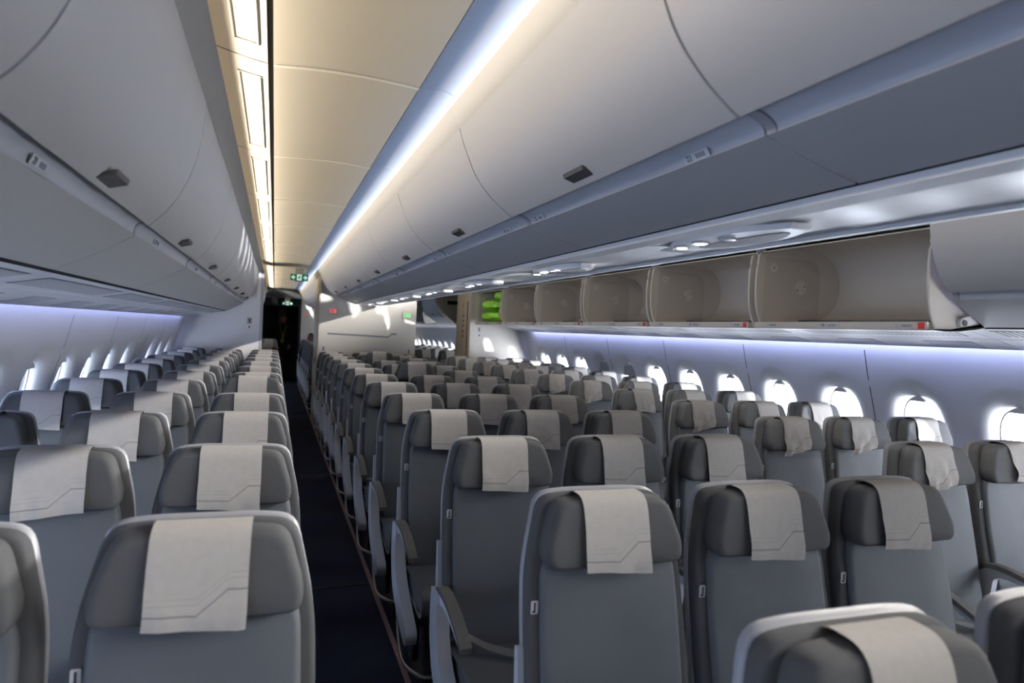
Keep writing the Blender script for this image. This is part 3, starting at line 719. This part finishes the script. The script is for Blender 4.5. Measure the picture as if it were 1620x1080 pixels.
# lamps' signs and placards on the bulkheads
def lav_sign(x, z, m, lab):
    t = tag(empty('lavatory_sign', (x, YB, z)), lab, 'sign', 'lavatory signs')
    obj('sign_plate', MB().prism(round_poly([(-.075, -.05), (.075, -.05), (.075, .05), (-.075, .05)], .012, 3), -.010, 0).me('sign_plate'), 'bulkhead', t)
    for q, dx in enumerate((-.036, 0, .036)):
        b = MB()
        b.disc((dx, -.011, .026), (0, -1, 0), .008, .001, 10)
        b.box(dx - .007, dx + .007, -.012, -.011, -.01, .017)
        if q == 2: b.add([(dx - .014, -.012, -.016), (dx + .014, -.012, -.016), (dx, -.012, .012)], [(0, 1, 2)])
        b.box(dx - .005, dx - .001, -.012, -.011, -.034, -.01); b.box(dx + .001, dx + .005, -.012, -.011, -.034, -.01)
        obj('figure', b.me('figure'), m, t)
lav_sign(.815, 1.765, 'lav_red', 'red lit lavatory sign on the grey bulkhead')
lav_sign(1.935, 1.755, 'lav_green', 'green lit lavatory sign on the grey bulkhead')
def hook(x, z, lab, grp='coat hooks'):
    t = tag(empty('coat_hook', (x, YB, z)), lab, 'coat hook', grp)
    obj('placard', MB().box(-.035, .035, -.003, 0, .02, .11).me('placard'), 'tag_white', t)
    obj('pictogram', MB().box(-.008, .008, -.004, -.003, .035, .095).me('pictogram'), 'print_dark', t)
    obj('hook_peg', MB().tube([(0, 0, -.03), (0, -.03, -.035), (0, -.035, -.01)], .008, 8).me('hook_peg'), 'handle_dark', t)
hook(.70, 1.13, 'small dark coat hook low on the grey bulkhead beside the exit-sign aisle')
hook(1.98, 1.13, 'small dark coat hook under the green lavatory sign')
hook(3.10, 1.52, 'small dark coat hook and placard on the sunny side bulkhead')
hook(-.34, 1.50, 'small dark coat hook and placard on the plain side bulkhead')

# exit signs hanging over the aisle
def exit_sign(x, y, z, w, h, lab):
    t = tag(empty('exit_sign', (x, y, z)), lab, 'exit sign', 'exit signs')
    obj('housing', MB().box(-w / 2, w / 2, -.02, .02, -h / 2, h / 2).me('housing'), 'exit_green', t)
    obj('bracket', MB().box(-w * .24, w * .24, -.012, .012, h / 2, h / 2 + .16).me('bracket'), 'ceiling_white', t)
    obj('lower_cap', MB().box(-w * .24, w * .24, -.015, .015, -h / 2 - .012, -h / 2).me('lower_cap'), 'handle_dark', t)
    obj('centre_field', MB().box(-w * .13, w * .13, -.022, -.02, -h * .46, h * .46).me('centre_field'), 'exit_white', t)
    b = MB(); b.disc((.01, -.0225, h * .28), (0, -1, 0), h * .09, .001, 10)
    for seg in (((.005, h * .2), (-.005, -h * .05), .018), ((-.005, -h * .05), (.02, -h * .18), .013), ((.02, -h * .18), (.012, -h * .36), .012), ((-.005, -h * .05), (-.03, -h * .25), .013), ((.005, h * .15), (.035, h * .02), .011), ((.005, h * .15), (-.028, h * .06), .011)):
        (xa, za), (xb, zb), wd = seg; d = Vector((xb - xa, zb - za)); n = Vector((-d.y, d.x)).normalized() * wd * .5
        b.prism([(xa + n.x, za + n.y), (xa - n.x, za - n.y), (xb - n.x, zb - n.y), (xb + n.x, zb + n.y)], -.0235, -.0222)
    obj('running_figure', b.me('running_figure'), 'exit_green', t)
    for s in (-1, 1):
        a = MB(); cx = s * w * .33
        a.prism([(cx - s * w * .10, -h * .08), (cx - s * w * .10, h * .08), (cx + s * w * .02, h * .08), (cx + s * w * .02, -h * .08)], -.0225, -.020)
        a.prism([(cx + s * w * .12, 0), (cx + s * w * .005, h * .30), (cx - s * w * .045, h * .30), (cx + s * w * .045, 0), (cx - s * w * .045, -h * .30), (cx + s * w * .005, -h * .30)], -.0225, -.020)
        obj('arrow', a.me('arrow'), 'exit_white', t)
exit_sign(.345, 11.4, 2.285, .27, .10, 'green exit sign with white arrows hanging above the aisle')
exit_sign(.30, 18.8, 2.06, .27, .09, 'small green exit sign above the dark galley doorway')

# galley at the far end of the aisle, its unlit dark painted in black
gl_ = struct(empty('wall_back'), 'dark galley wall closing the far end')
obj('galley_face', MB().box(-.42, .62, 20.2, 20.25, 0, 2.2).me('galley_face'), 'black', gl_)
obj('galley_header_blocker', MB().box(-.42, .60, 18.9, 20.2, 2.0, 2.2).me('galley_header_blocker'), 'slot_dark', gl_)  # header and both sides added to keep light out of the galley
obj('galley_side_blocker', MB().box(-1.36, -.30, 17.9, 20.2, 0, 2.4).me('galley_side_blocker'), 'slot_dark', gl_)
obj('galley_side_blocker', MB().box(.60, .66, 19.0, 20.2, 0, 2.2).me('galley_side_blocker'), 'slot_dark', gl_)
obj('door_curtain', MB().box(.10, .30, 20.12, 20.18, .1, 2.0).me('door_curtain'), 'handle_dark', gl_)
obj('end_panel', MB().box(.60, 4.1, 20.0, 20.05, 0, 2.6).me('end_panel'), 'bulkhead', gl_)
obj('end_panel', MB().box(-1.5, -.42, 20.0, 20.05, 0, 2.6).me('end_panel'), 'bulkhead', gl_)
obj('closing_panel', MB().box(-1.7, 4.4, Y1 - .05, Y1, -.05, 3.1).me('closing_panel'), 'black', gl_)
t = tag(empty('lavatory_sign', (.80, 20.0, 1.80)), 'tiny red lit sign on the end wall beyond the far seats', 'sign', 'lavatory signs')
obj('sign_plate', MB().box(-.06, .06, -.012, 0, -.04, .04).me('sign_plate'), 'bulkhead', t)
for dx in (-.03, .03): obj('figure', MB().box(dx - .014, dx + .014, -.014, -.012, -.022, .022).me('figure'), 'lav_red', t)

# ------------------------------------------------------------------ the seat
LEAN = math.tan(math.radians(11.5))
def lean(z): return (z - 1.165) * LEAN      # 0 at the top of the headrest, forward (negative y) below
def slab(outline, yb, yf, **k): 
    v, f = pillow(outline, yb, yf, lean=lean, **k); return v, f
def seat_meshes():
    M = {}
    back = round_poly([(-.212, .42), (.212, .42), (.218, .80), (.212, .985), (.172, 1.150), (.10, 1.158), (-.10, 1.158), (-.172, 1.150), (-.212, .985), (-.218, .80)], [.02, .02, .2, .06, .035, .1, .1, .035, .06, .2], 4)
    shell = [(x * 1.018, .40 + (z - .42) * (1.163 - .40) / (1.158 - .42)) for x, z in back]
    v, f = slab(shell, .052, .027, edge=.008, dome=0, rings=2); M['back_shell'] = mesh('back_shell', v, f, 45)
    side = [(x * 1.015, z) for x, z in back]
    v, f = slab(side, .030, -.012, edge=.014, dome=0, rings=3); M['back_bolster'] = mesh('back_bolster', v, f, 50)
    front = round_poly([(-.186, .43), (.186, .43), (.192, .8), (.186, .99), (.15, 1.05), (-.15, 1.05), (-.186, .99), (-.192, .8)], [.02, .02, .2, .05, .03, .03, .05, .2], 4)
    v, f = slab(front, -.010, -.036, edge=.018, dome=.010, rings=4)
    # shallow lumbar dish and gentle creases
    v2 = []
    for x, y, z in v:
        if y - lean(z) < -.02:
            y += .010 * math.exp(-((z - .78) / .16) ** 2) * (1 - (x / .2) ** 2) - .004 * noise.noise(Vector((x * 9, z * 6, 1.5)))
        v2.append((x, y, z))
    M['backrest'] = mesh('backrest', v2, f, 60)
    # headrest cushion: trapezoid with soft shoulders
    hd = round_poly([(-.192, .998), (-.06, .990), (.06, .990), (.192, .998), (.200, 1.040), (.164, 1.150), (.06, 1.160), (-.06, 1.160), (-.164, 1.150), (-.200, 1.040)], [.028, .1, .1, .028, .05, .032, .1, .1, .032, .05], 4)
    v, f = pillow(hd, -.010, -.074, edge=.024, dome=.008, rings=5)
    v2 = []
    for x, y, z in v:
        wing = max(0, (abs(x) - .11) / .09)
        y2 = y + lean(z) * .9 - .012 * wing ** 2 * (1 if y < -.03 else 0)
        v2.append((x * .945, y2 - .004, z))
    M['headrest'] = mesh('headrest', v2, f, 60)
    # seat cushion
    poly = round_poly([(-.10, .40), (-.10, .455), (-.30, .468), (-.52, .480), (-.565, .455), (-.560, .375), (-.50, .355)], [.01, .03, .1, .06, .04, .03, .02], 4)
    n = len(poly); vs = []; fs = []
    cyy = sum(p[0] for p in poly) / n; czz = sum(p[1] for p in poly) / n
    for x, k in ((-.196, .90), (-.205, .96), (-.208, 1.0), (-.12, 1.02), (0, 1.0), (.12, 1.02), (.208, 1.0), (.205, .96), (.196, .90)):
        vs += [(x, cyy + (a - cyy) * k, czz + (b - czz) * k) for a, b in poly]
    for r in range(8):
        for i in range(n): fs.append((r * n + i, r * n + (i + 1) % n, (r + 1) * n + (i + 1) % n, (r + 1) * n + i))
    fs += [tuple(range(n)), tuple(range(8 * n, 9 * n))[::-1]]
    M['seat_cushion'] = mesh('seat_cushion', vs, fs, 50)
    M['base_beam'] = MB().box(-.20, .20, -.46, -.12, .30, .37).me('base_beam')
    m = MB(); m.prismx([(-.46, 0), (-.42, 0), (-.30, .31), (-.36, .31)], -.012, .012); m.prismx([(-.16, 0), (-.12, 0), (-.14, .31), (-.19, .31)], -.012, .012); m.box(-.02, .02, -.48, -.08, 0, .012)
    M['leg'] = m.me('leg')
    # armrest: padded cap on a light plastic arm that hangs from a rear pivot
    cap = smooth_curve([(-.10, .640), (-.14, .668), (-.22, .672), (-.32, .655), (-.42, .622), (-.47, .598)], 4)
    lowc = [(y, z - .020) for y, z in cap]
    capp = cap + [(-.472, .580)] + lowc[::-1]
    M['arm_pad'] = MB().prismx(capp, -.019, .019).me('arm_pad', 50)
    under = [(y, z - .018) for y, z in cap[1:]] ; un = smooth_curve([(-.465, .577), (-.40, .592), (-.30, .618), (-.22, .626), (-.175, .61), (-.165, .56), (-.15, .50), (-.11, .50), (-.10, .60)], 4)
    M['arm_body'] = MB().prismx(under + un, -.015, .015).me('arm_body', 50)
    sh = smooth_curve([(-.085, .650), (-.080, .56), (-.095, .46), (-.16, .36), (-.30, .285), (-.47, .235)], 5) + smooth_curve([(-.50, .245), (-.50, .300), (-.36, .368), (-.25, .43), (-.185, .52), (-.178, .63)], 5) + [(-.15, .655)]
    M['arm_shroud'] = MB().prismx(sh, -.024, .024).me('arm_shroud', 50)
    M['luggage_bar'] = MB().tube(smooth_curve([(0, -.10, .33), (0, -.12, .20), (0, -.20, .105), (0, -.34, .085), (0.05, -.46, .085), (.12, -.48, .09)], 5), .009, 8).me('luggage_bar')
    st = smooth_curve([(-.205, -.13, .475), (-.17, -.20, .512), (-.10, -.27, .497), (-.02, -.32, .488), (.03, -.33, .490)], 5)
    vs = []; fs = []
    for i, p in enumerate(st):
        vs += [(p[0], p[1] - .022, p[2]), (p[0] + .006, p[1] + .022, p[2] + .006)]
        if i: fs.append((2 * i - 2, 2 * i, 2 * i + 1, 2 * i - 1))
    M['belt_strap'] = mesh('belt_strap', vs, fs, 60)
    M['belt_buckle'] = MB().box(.02, .075, -.355, -.305, .487, .503).me('belt_buckle')
    M['side_tag'] = MB().prism(round_poly([(-.009, -.016), (.009, -.016), (.009, .016), (-.009, .016)], .003, 2), -.002, 0).me('side_tag')
    m = MB(); m.box(-.002, .002, -.0035, -.002, -.010, .012); m.box(-.006, .002, -.0035, -.002, -.012, -.008); M['tag_mark'] = m.me('tag_mark')
    M['pivot_bracket'] = MB().prismx(round_poly([(-.11, .50), (-.055, .80), (-.035, .80), (-.06, .48)], .012, 3), -.010, .010).me('pivot_bracket')
    return M
SM = seat_meshes()
def cover_mesh(seed, dx=0, tilt=0, ww=.088, wr=1.0, hem=.988):
    """cloth over the headrest: starts behind the top edge, folds over and hangs down the front"""
    rnd = random.Random(seed); NU, NV = 13, 26; vs = []; uv = []; fs = []
    path = smooth_curve([(.006, 1.158), (-.010, 1.166), (-.040, 1.167), (-.066, 1.162), (-.084, 1.145), (-.095, 1.115), (-.109, 1.06), (-.118, 1.02), (-.120, hem)], 8)
    L = [0]
    for a, b in zip(path, path[1:]): L.append(L[-1] + math.hypot(b[0] - a[0], b[1] - a[1]))
    T = L[-1]
    def at(s):
        for i in range(len(path) - 1):
            if s <= L[i + 1] + 1e-9:
                t = (s - L[i]) / max(1e-9, L[i + 1] - L[i]); return (path[i][0] + (path[i + 1][0] - path[i][0]) * t, path[i][1] + (path[i + 1][1] - path[i][1]) * t)
        return path[-1]
    skew = rnd.uniform(-.02, .02) * wr
    for j in range(NV):
        v = j / (NV - 1); y, z = at(T * v)
        for i in range(NU):
            u = i / (NU - 1); x = dx + (u - .5) * 2 * ww + tilt * (v - .4) * .1
            hang = max(0, v - .42) / .58
            wv = noise.noise(Vector((u * 2.6 + seed, v * 3.1, seed * .7))) * .010 * hang * wr + noise.noise(Vector((u * 6, v * 1.2 + seed, 3))) * .006 * hang * wr
            zz = z + skew * (u - .5) * hang + .004 * wr * noise.noise(Vector((u * 2, seed, 0))) * hang
            x += noise.noise(Vector((v * 3, seed, 9))) * .006 * wr * hang
            vs.append((x, y - abs(wv) - .002, zz)); uv.append((u, (1 - v) * T / .23))
    for j in range(NV - 1):
        for i in range(NU - 1): fs.append((j * NU + i, j * NU + i + 1, (j + 1) * NU + i + 1, (j + 1) * NU + i))
    return mesh('headrest_cover', vs, fs, 80, uv)
COVERS = [cover_mesh(1), cover_mesh(2, .006, .05), cover_mesh(3, -.008, -.06), cover_mesh(4, .004, 0), cover_mesh(5, .012, .22, .086, 2.6), cover_mesh(6, -.012, -.25, .084, 3.0), cover_mesh(7, .018, .12, .084, 2.2, 1.0)]
PARTMAT = {'back_shell': 'shell_plastic', 'back_bolster': 'side_fabric', 'backrest': 'back_fabric', 'headrest': 'head_fabric', 'seat_cushion': 'cushion_fabric', 'base_beam': 'base_dark', 'leg': 'base_dark'}
for k, v in PARTMAT.items(): SM[k].materials.append(MATS[v])
for k, v in {'arm_pad': 'arm_pad', 'arm_body': 'arm_plastic', 'arm_shroud': 'arm_plastic', 'luggage_bar': 'steel', 'belt_strap': 'belt', 'belt_buckle': 'handle_dark', 'side_tag': 'tag_white', 'tag_mark': 'print_dark', 'pivot_bracket': 'arm_plastic'}.items(): SM[k].materials.append(MATS[v])
for c in COVERS: c.materials.append(MATS['cover_cloth'])
def part(name, me, parent, loc=(0, 0, 0), rz=0, sx=1):
    o = bpy.data.objects.new(name, me); COL.objects.link(o); o.parent = parent; o.location = loc
    if rz: o.rotation_euler = (0, 0, rz)
    if sx != 1: o.scale = (sx, 1, 1)
    return o
HALF = .2335
def seat(x, y, label, group, aisle=0, right_arm=False, raised=0, wrinkle=0, seed=0, detail=True, turn=0):
    """aisle: -1 / +1 when that side stands on an aisle; right_arm: also carries the shared armrest on its other side"""
    rnd = random.Random(seed * 7 + 3)
    t = tag(empty('passenger_seat', (x, y, 0)), label, 'seat', group)
    tl = rnd.uniform(-.012, .012)
    part('back_shell', SM['back_shell'], t); part('back_bolster', SM['back_bolster'], t); part('backrest', SM['backrest'], t)
    h = part('headrest', SM['headrest'], t, (rnd.uniform(-.003, .003), 0, raised))
    cov = COVERS[rnd.choice((4, 5, 6, 1, 4, 5)) if wrinkle else rnd.choice((0, 1, 2, 3))]
    part('headrest_cover', cov, h, (rnd.uniform(-.008, .008) + (.010 if x < 0 else -.004), 0, 0), sx=.82 if y < 1 else 1)
    part('seat_cushion', SM['seat_cushion'], t)
    part('base_beam', SM['base_beam'], t)
    part('leg', SM['leg'], t, (.14, 0, 0)); part('leg', SM['leg'], t, (-.14, 0, 0))
    if detail:
        b = part('belt_strap', SM['belt_strap'], t, sx=1 if rnd.random() < .7 else -1); part('belt_buckle', SM['belt_buckle'], b)
        tg = part('side_tag', SM['side_tag'], t, (-.201, lean(.90) - .014, .90)); part('tag_mark', SM['tag_mark'], tg)
    for s in ((-1, 1) if right_arm else (-1,)):
        a = part('armrest', SM['arm_body'], t, (s * HALF, 0, 0)); part('arm_pad', SM['arm_pad'], a)
        if s == aisle:
            part('arm_shroud', SM['arm_shroud'], t, (s * (HALF + .002), 0, 0)); part('luggage_bar', SM['luggage_bar'], t, (s * (HALF - .01), 0, 0), sx=-s)
            part('pivot_bracket', SM['pivot_bracket'], t, (s * (HALF - .008), 0, 0))
    return t
NROW = 12
def row_y(i): return 1.59 + .856 * i - .0049 * i * i - (.04 if i == 11 else 0) + (.035 if i < 0 else 0)
RAISED = {('C', 9, 1): .075, ('C', 6, 1): .07, ('L', 4, 2): .035}
BLOCK = {'L': dict(x=(-1.071, -.593, -.115), dy=-.11), 'C': dict(x=(.819, 1.295, 1.771), dy=0), 'R': dict(x=(2.679, 3.155, 3.631), dy=-.24)}
def who(b, c):
    if b == 'L': return ('grey window seat', 'grey middle seat', 'grey aisle seat')[c] + ' under the closed window-side bins'
    if b == 'R': return ('grey aisle seat', 'grey middle seat', 'grey window seat')[c] + ' under the open bins'
    return ('grey middle-block seat on the exit-sign aisle', 'grey centre seat of the middle block', 'grey middle-block seat on the open-bin aisle')[c]
GR = {'L': 'seats under the closed window-side bins', 'C': 'seats of the middle block', 'R': 'seats under the open bins'}
sd_n = 0
for b, i0 in (('L', 0), ('C', -1), ('R', 1)):
    for i in range(i0, NROW):
        for c in range(3):
            if b == 'L' and ((i == 0 and c == 0) or (i == 1 and c == 0)): continue
            if b == 'C' and i == -1 and c == 2: continue
            sd_n += 1
            aisle = 0
            if (b, c) in (('C', 0), ('R', 0)): aisle = -1
            if (b, c) in (('C', 2), ('L', 2)): aisle = 1
            rs = RAISED.get((b, i, c), 0)
            lab = '%s%s, %s row from the bulkhead' % (who(b, c), ' with raised headrest' if rs else '', ORD[11 - i])
            seat(BLOCK[b]['x'][c], row_y(i) + BLOCK[b]['dy'], lab, GR[b], aisle, c == 2, rs, b == 'R', sd_n)
# seats in the cabin beyond the bulkheads: only the columns that show through the aisles
for i in range(7):
    y = 12.75 + .84 * i
    sd_n += 1; seat(BLOCK['C']['x'][0], y, 'grey seat on the exit-sign aisle, %s row beyond the lavatory block' % ORD[i], 'seats beyond the lavatory block', -1, False, 0, 0, sd_n, False)
    sd_n += 1; seat(BLOCK['L']['x'][2], y - .75, 'grey aisle seat beyond the plain bulkhead, %s row past it' % ORD[i], 'seats beyond the plain bulkhead', 1, True, 0, 0, sd_n, False)
    if i < 6:
        for c in range(3):
            sd_n += 1; seat(BLOCK['R']['x'][c] + .06, y + .2, 'grey %s seat beyond the beige lavatory door, %s row past it' % (('aisle', 'middle', 'window')[c], ORD[i]), 'seats beyond the beige door', -1 if c == 0 else 0, c == 2, 0, 1, sd_n, False)

# ------------------------------------------------------------------ people at the far end
def person(name, loc, joints, edges, radii, label, rz=0, hair=True, seated=False):
    t = tag(empty(name, loc), label, 'person'); t.rotation_euler = (0, 0, rz)
    me = bpy.data.meshes.new('body'); keys = list(joints)
    me.from_pydata([joints[k] for k in keys], [(keys.index(a), keys.index(b)) for a, b in edges], [])
    o = obj('body', me, 'cloth_dark', t)
    o.modifiers.new('skin', 'SKIN'); bm_ = o.modifiers.new('sub', 'SUBSURF'); bm_.levels = bm_.render_levels = 2
    for i, k in enumerate(keys):
        r = radii[k]; me.skin_vertices[0].data[i].radius = r if isinstance(r, tuple) else (r, r)
        me.skin_vertices[0].data[i].use_root = (k == 'pelvis')
    hz = joints['head']
    bm = bmesh.new(); bmesh.ops.create_uvsphere(bm, u_segments=20, v_segments=16, radius=1)
    for v in bm.verts:
        p = v.co.copy(); f = max(0, -p.y)
        x, y, z = p.x * .074, p.y * .092, p.z * .115
        if p.z < 0: x *= 1 - .28 * (-p.z) ; y *= 1 - .12 * (-p.z)
        y -= .020 * math.exp(-((p.x / .16) ** 2 + ((p.z + .10) / .16) ** 2)) * (f > .5)      # nose
        y += .010 * math.exp(-(((abs(p.x) - .38) / .18) ** 2 + ((p.z - .08) / .10) ** 2)) * (f > .4)   # eye hollows
        y -= .006 * math.exp(-((p.x / .3) ** 2 + ((p.z + .48) / .08) ** 2)) * (f > .4)       # mouth
        v.co = (x, y, z)
    hm = bpy.data.meshes.new('head'); bm.to_mesh(hm); bm.free(); hm.shade_smooth()
    hd = obj('head', hm, 'skin', t, hz)
    bm = bmesh.new(); bmesh.ops.create_uvsphere(bm, u_segments=20, v_segments=14, radius=1)
    for v in list(bm.verts):
        if v.co.z < -.15 or (v.co.y < -.55 and v.co.z < .45): bm.verts.remove(v)
    for v in bm.verts: v.co = (v.co.x * .082, v.co.y * .100 + .006, v.co.z * .122 + .006)
    hm2 = bpy.data.meshes.new('hair'); bm.to_mesh(hm2); bm.free(); hm2.shade_smooth()
    obj('hair', hm2, 'hair', hd)
    for s in (-1, 1): obj('ear', MB().tube([(s * .070, .01, -.02), (s * .082, .016, .0), (s * .074, .012, .022)], .010, 6).me('ear'), 'skin', hd)
    return t
J = {'pelvis': (0, 0, .95), 'belly': (0, 0, 1.10), 'chest': (0, -.01, 1.32), 'neck': (0, 0, 1.47), 'nk2': (0, -.01, 1.55), 'head': (0, -.02, 1.635),
     'sl': (-.17, 0, 1.42), 'el': (-.22, .02, 1.14), 'wl': (-.20, -.08, .92), 'sr': (.17, 0, 1.42), 'er': (.23, .02, 1.14), 'wr': (.17, -.14, .98),
     'hl': (-.09, 0, .90), 'kl': (-.10, -.01, .50), 'al': (-.10, .02, .09), 'tl': (-.11, -.14, .045), 'hr': (.09, 0, .90), 'kr': (.10, -.01, .50), 'ar': (.10, .02, .09), 'tr': (.11, -.14, .045)}
ED = [('pelvis', 'belly'), ('belly', 'chest'), ('chest', 'neck'), ('neck', 'nk2'), ('chest', 'sl'), ('sl', 'el'), ('el', 'wl'), ('chest', 'sr'), ('sr', 'er'), ('er', 'wr'), ('pelvis', 'hl'), ('hl', 'kl'), ('kl', 'al'), ('al', 'tl'), ('pelvis', 'hr'), ('hr', 'kr'), ('kr', 'ar'), ('ar', 'tr')]
RD = {'pelvis': (.15, .11), 'belly': (.14, .10), 'chest': (.16, .11), 'neck': .055, 'nk2': .05, 'sl': .068, 'el': .045, 'wl': .032, 'sr': .068, 'er': .045, 'wr': .032, 'hl': .09, 'kl': .062, 'al': .045, 'tl': .04, 'hr': .09, 'kr': .062, 'ar': .045, 'tr': .04}
JJ = {k: v for k, v in J.items()}
def hands(t, wrists):
    for (p, d) in wrists:
        p = Vector(p); d = Vector(d).normalized(); side = Vector((1, 0, 0)); m = MB()
        m.tube([p, p + d * .04, p + d * .085], [.026, .036, .030], 8)
        for q in range(4):
            o = side * (q - 1.5) * .017; ln = (.062, .074, .070, .055)[q]
            m.tube([p + d * .08 + o, p + d * (.08 + ln * .5) + o + Vector((0, -.008, 0)), p + d * (.08 + ln) + o + Vector((0, -.022, 0))], [.009, .0085, .006], 6)
        m.tube([p + d * .03 + side * .03, p + d * .06 + side * .052, p + d * .09 + side * .056], [.011, .010, .007], 6)
        obj('hand', m.me('hand'), 'skin', t)
jm = {k: v for k, v in JJ.items()}
body_j = {k: jm[k] for k in jm}
def edges_for(j): return [(a, b) for a, b in ED if a in j and b in j]
# the head joint only carries the separate head
bj = {k: v for k, v in body_j.items()}
RD['head'] = .045; ED.append(('nk2', 'head'))
p1 = person('person', (.22, 19.5, 0), bj, ED, RD, 'person in dark clothes standing in the aisle before the dark galley')
hands(p1, (((-.20, -.08, .92), (0.02, -.25, -1)), ((.17, -.14, .98), (-.15, -.35, -1))))
m = MB()
for s in (-1, 1): m.tube([(s * .075, .03, 1.50), (s * .065, -.09, 1.42), (s * .02, -.142, 1.25), (0, -.148, 1.12)], .010, 6)
obj('lanyard', m.me('lanyard'), 'hivis', p1)
m = MB(); m.prism([(-.05, 1.02), (.03, 1.02), (.03, 1.12), (-.05, 1.12)], -.155, -.145); obj('badge', m.me('badge'), 'hivis', p1)
JS = dict(bj); 
for k in JS: JS[k] = (JS[k][0], JS[k][1], JS[k][2] - .42)
JS.update({'kl': (-.11, -.42, .52), 'al': (-.11, -.44, .10), 'tl': (-.11, -.58, .05), 'kr': (.11, -.42, .52), 'ar': (.11, -.44, .10), 'tr': (.11, -.58, .05), 'wl': (-.16, -.30, .58), 'wr': (.16, -.30, .58), 'el': (-.22, -.04, .72), 'er': (.22, -.04, .72)})
p2 = person('person', (BLOCK['C']['x'][0], 12.75 + .84 * 5 - .26, 0), JS, ED, RD, 'person with dark hair sitting in a far seat beyond the lavatory block')
hands(p2, (((-.16, -.30, .58), (0, -1, -.1)), ((.16, -.30, .58), (0, -1, -.1))))
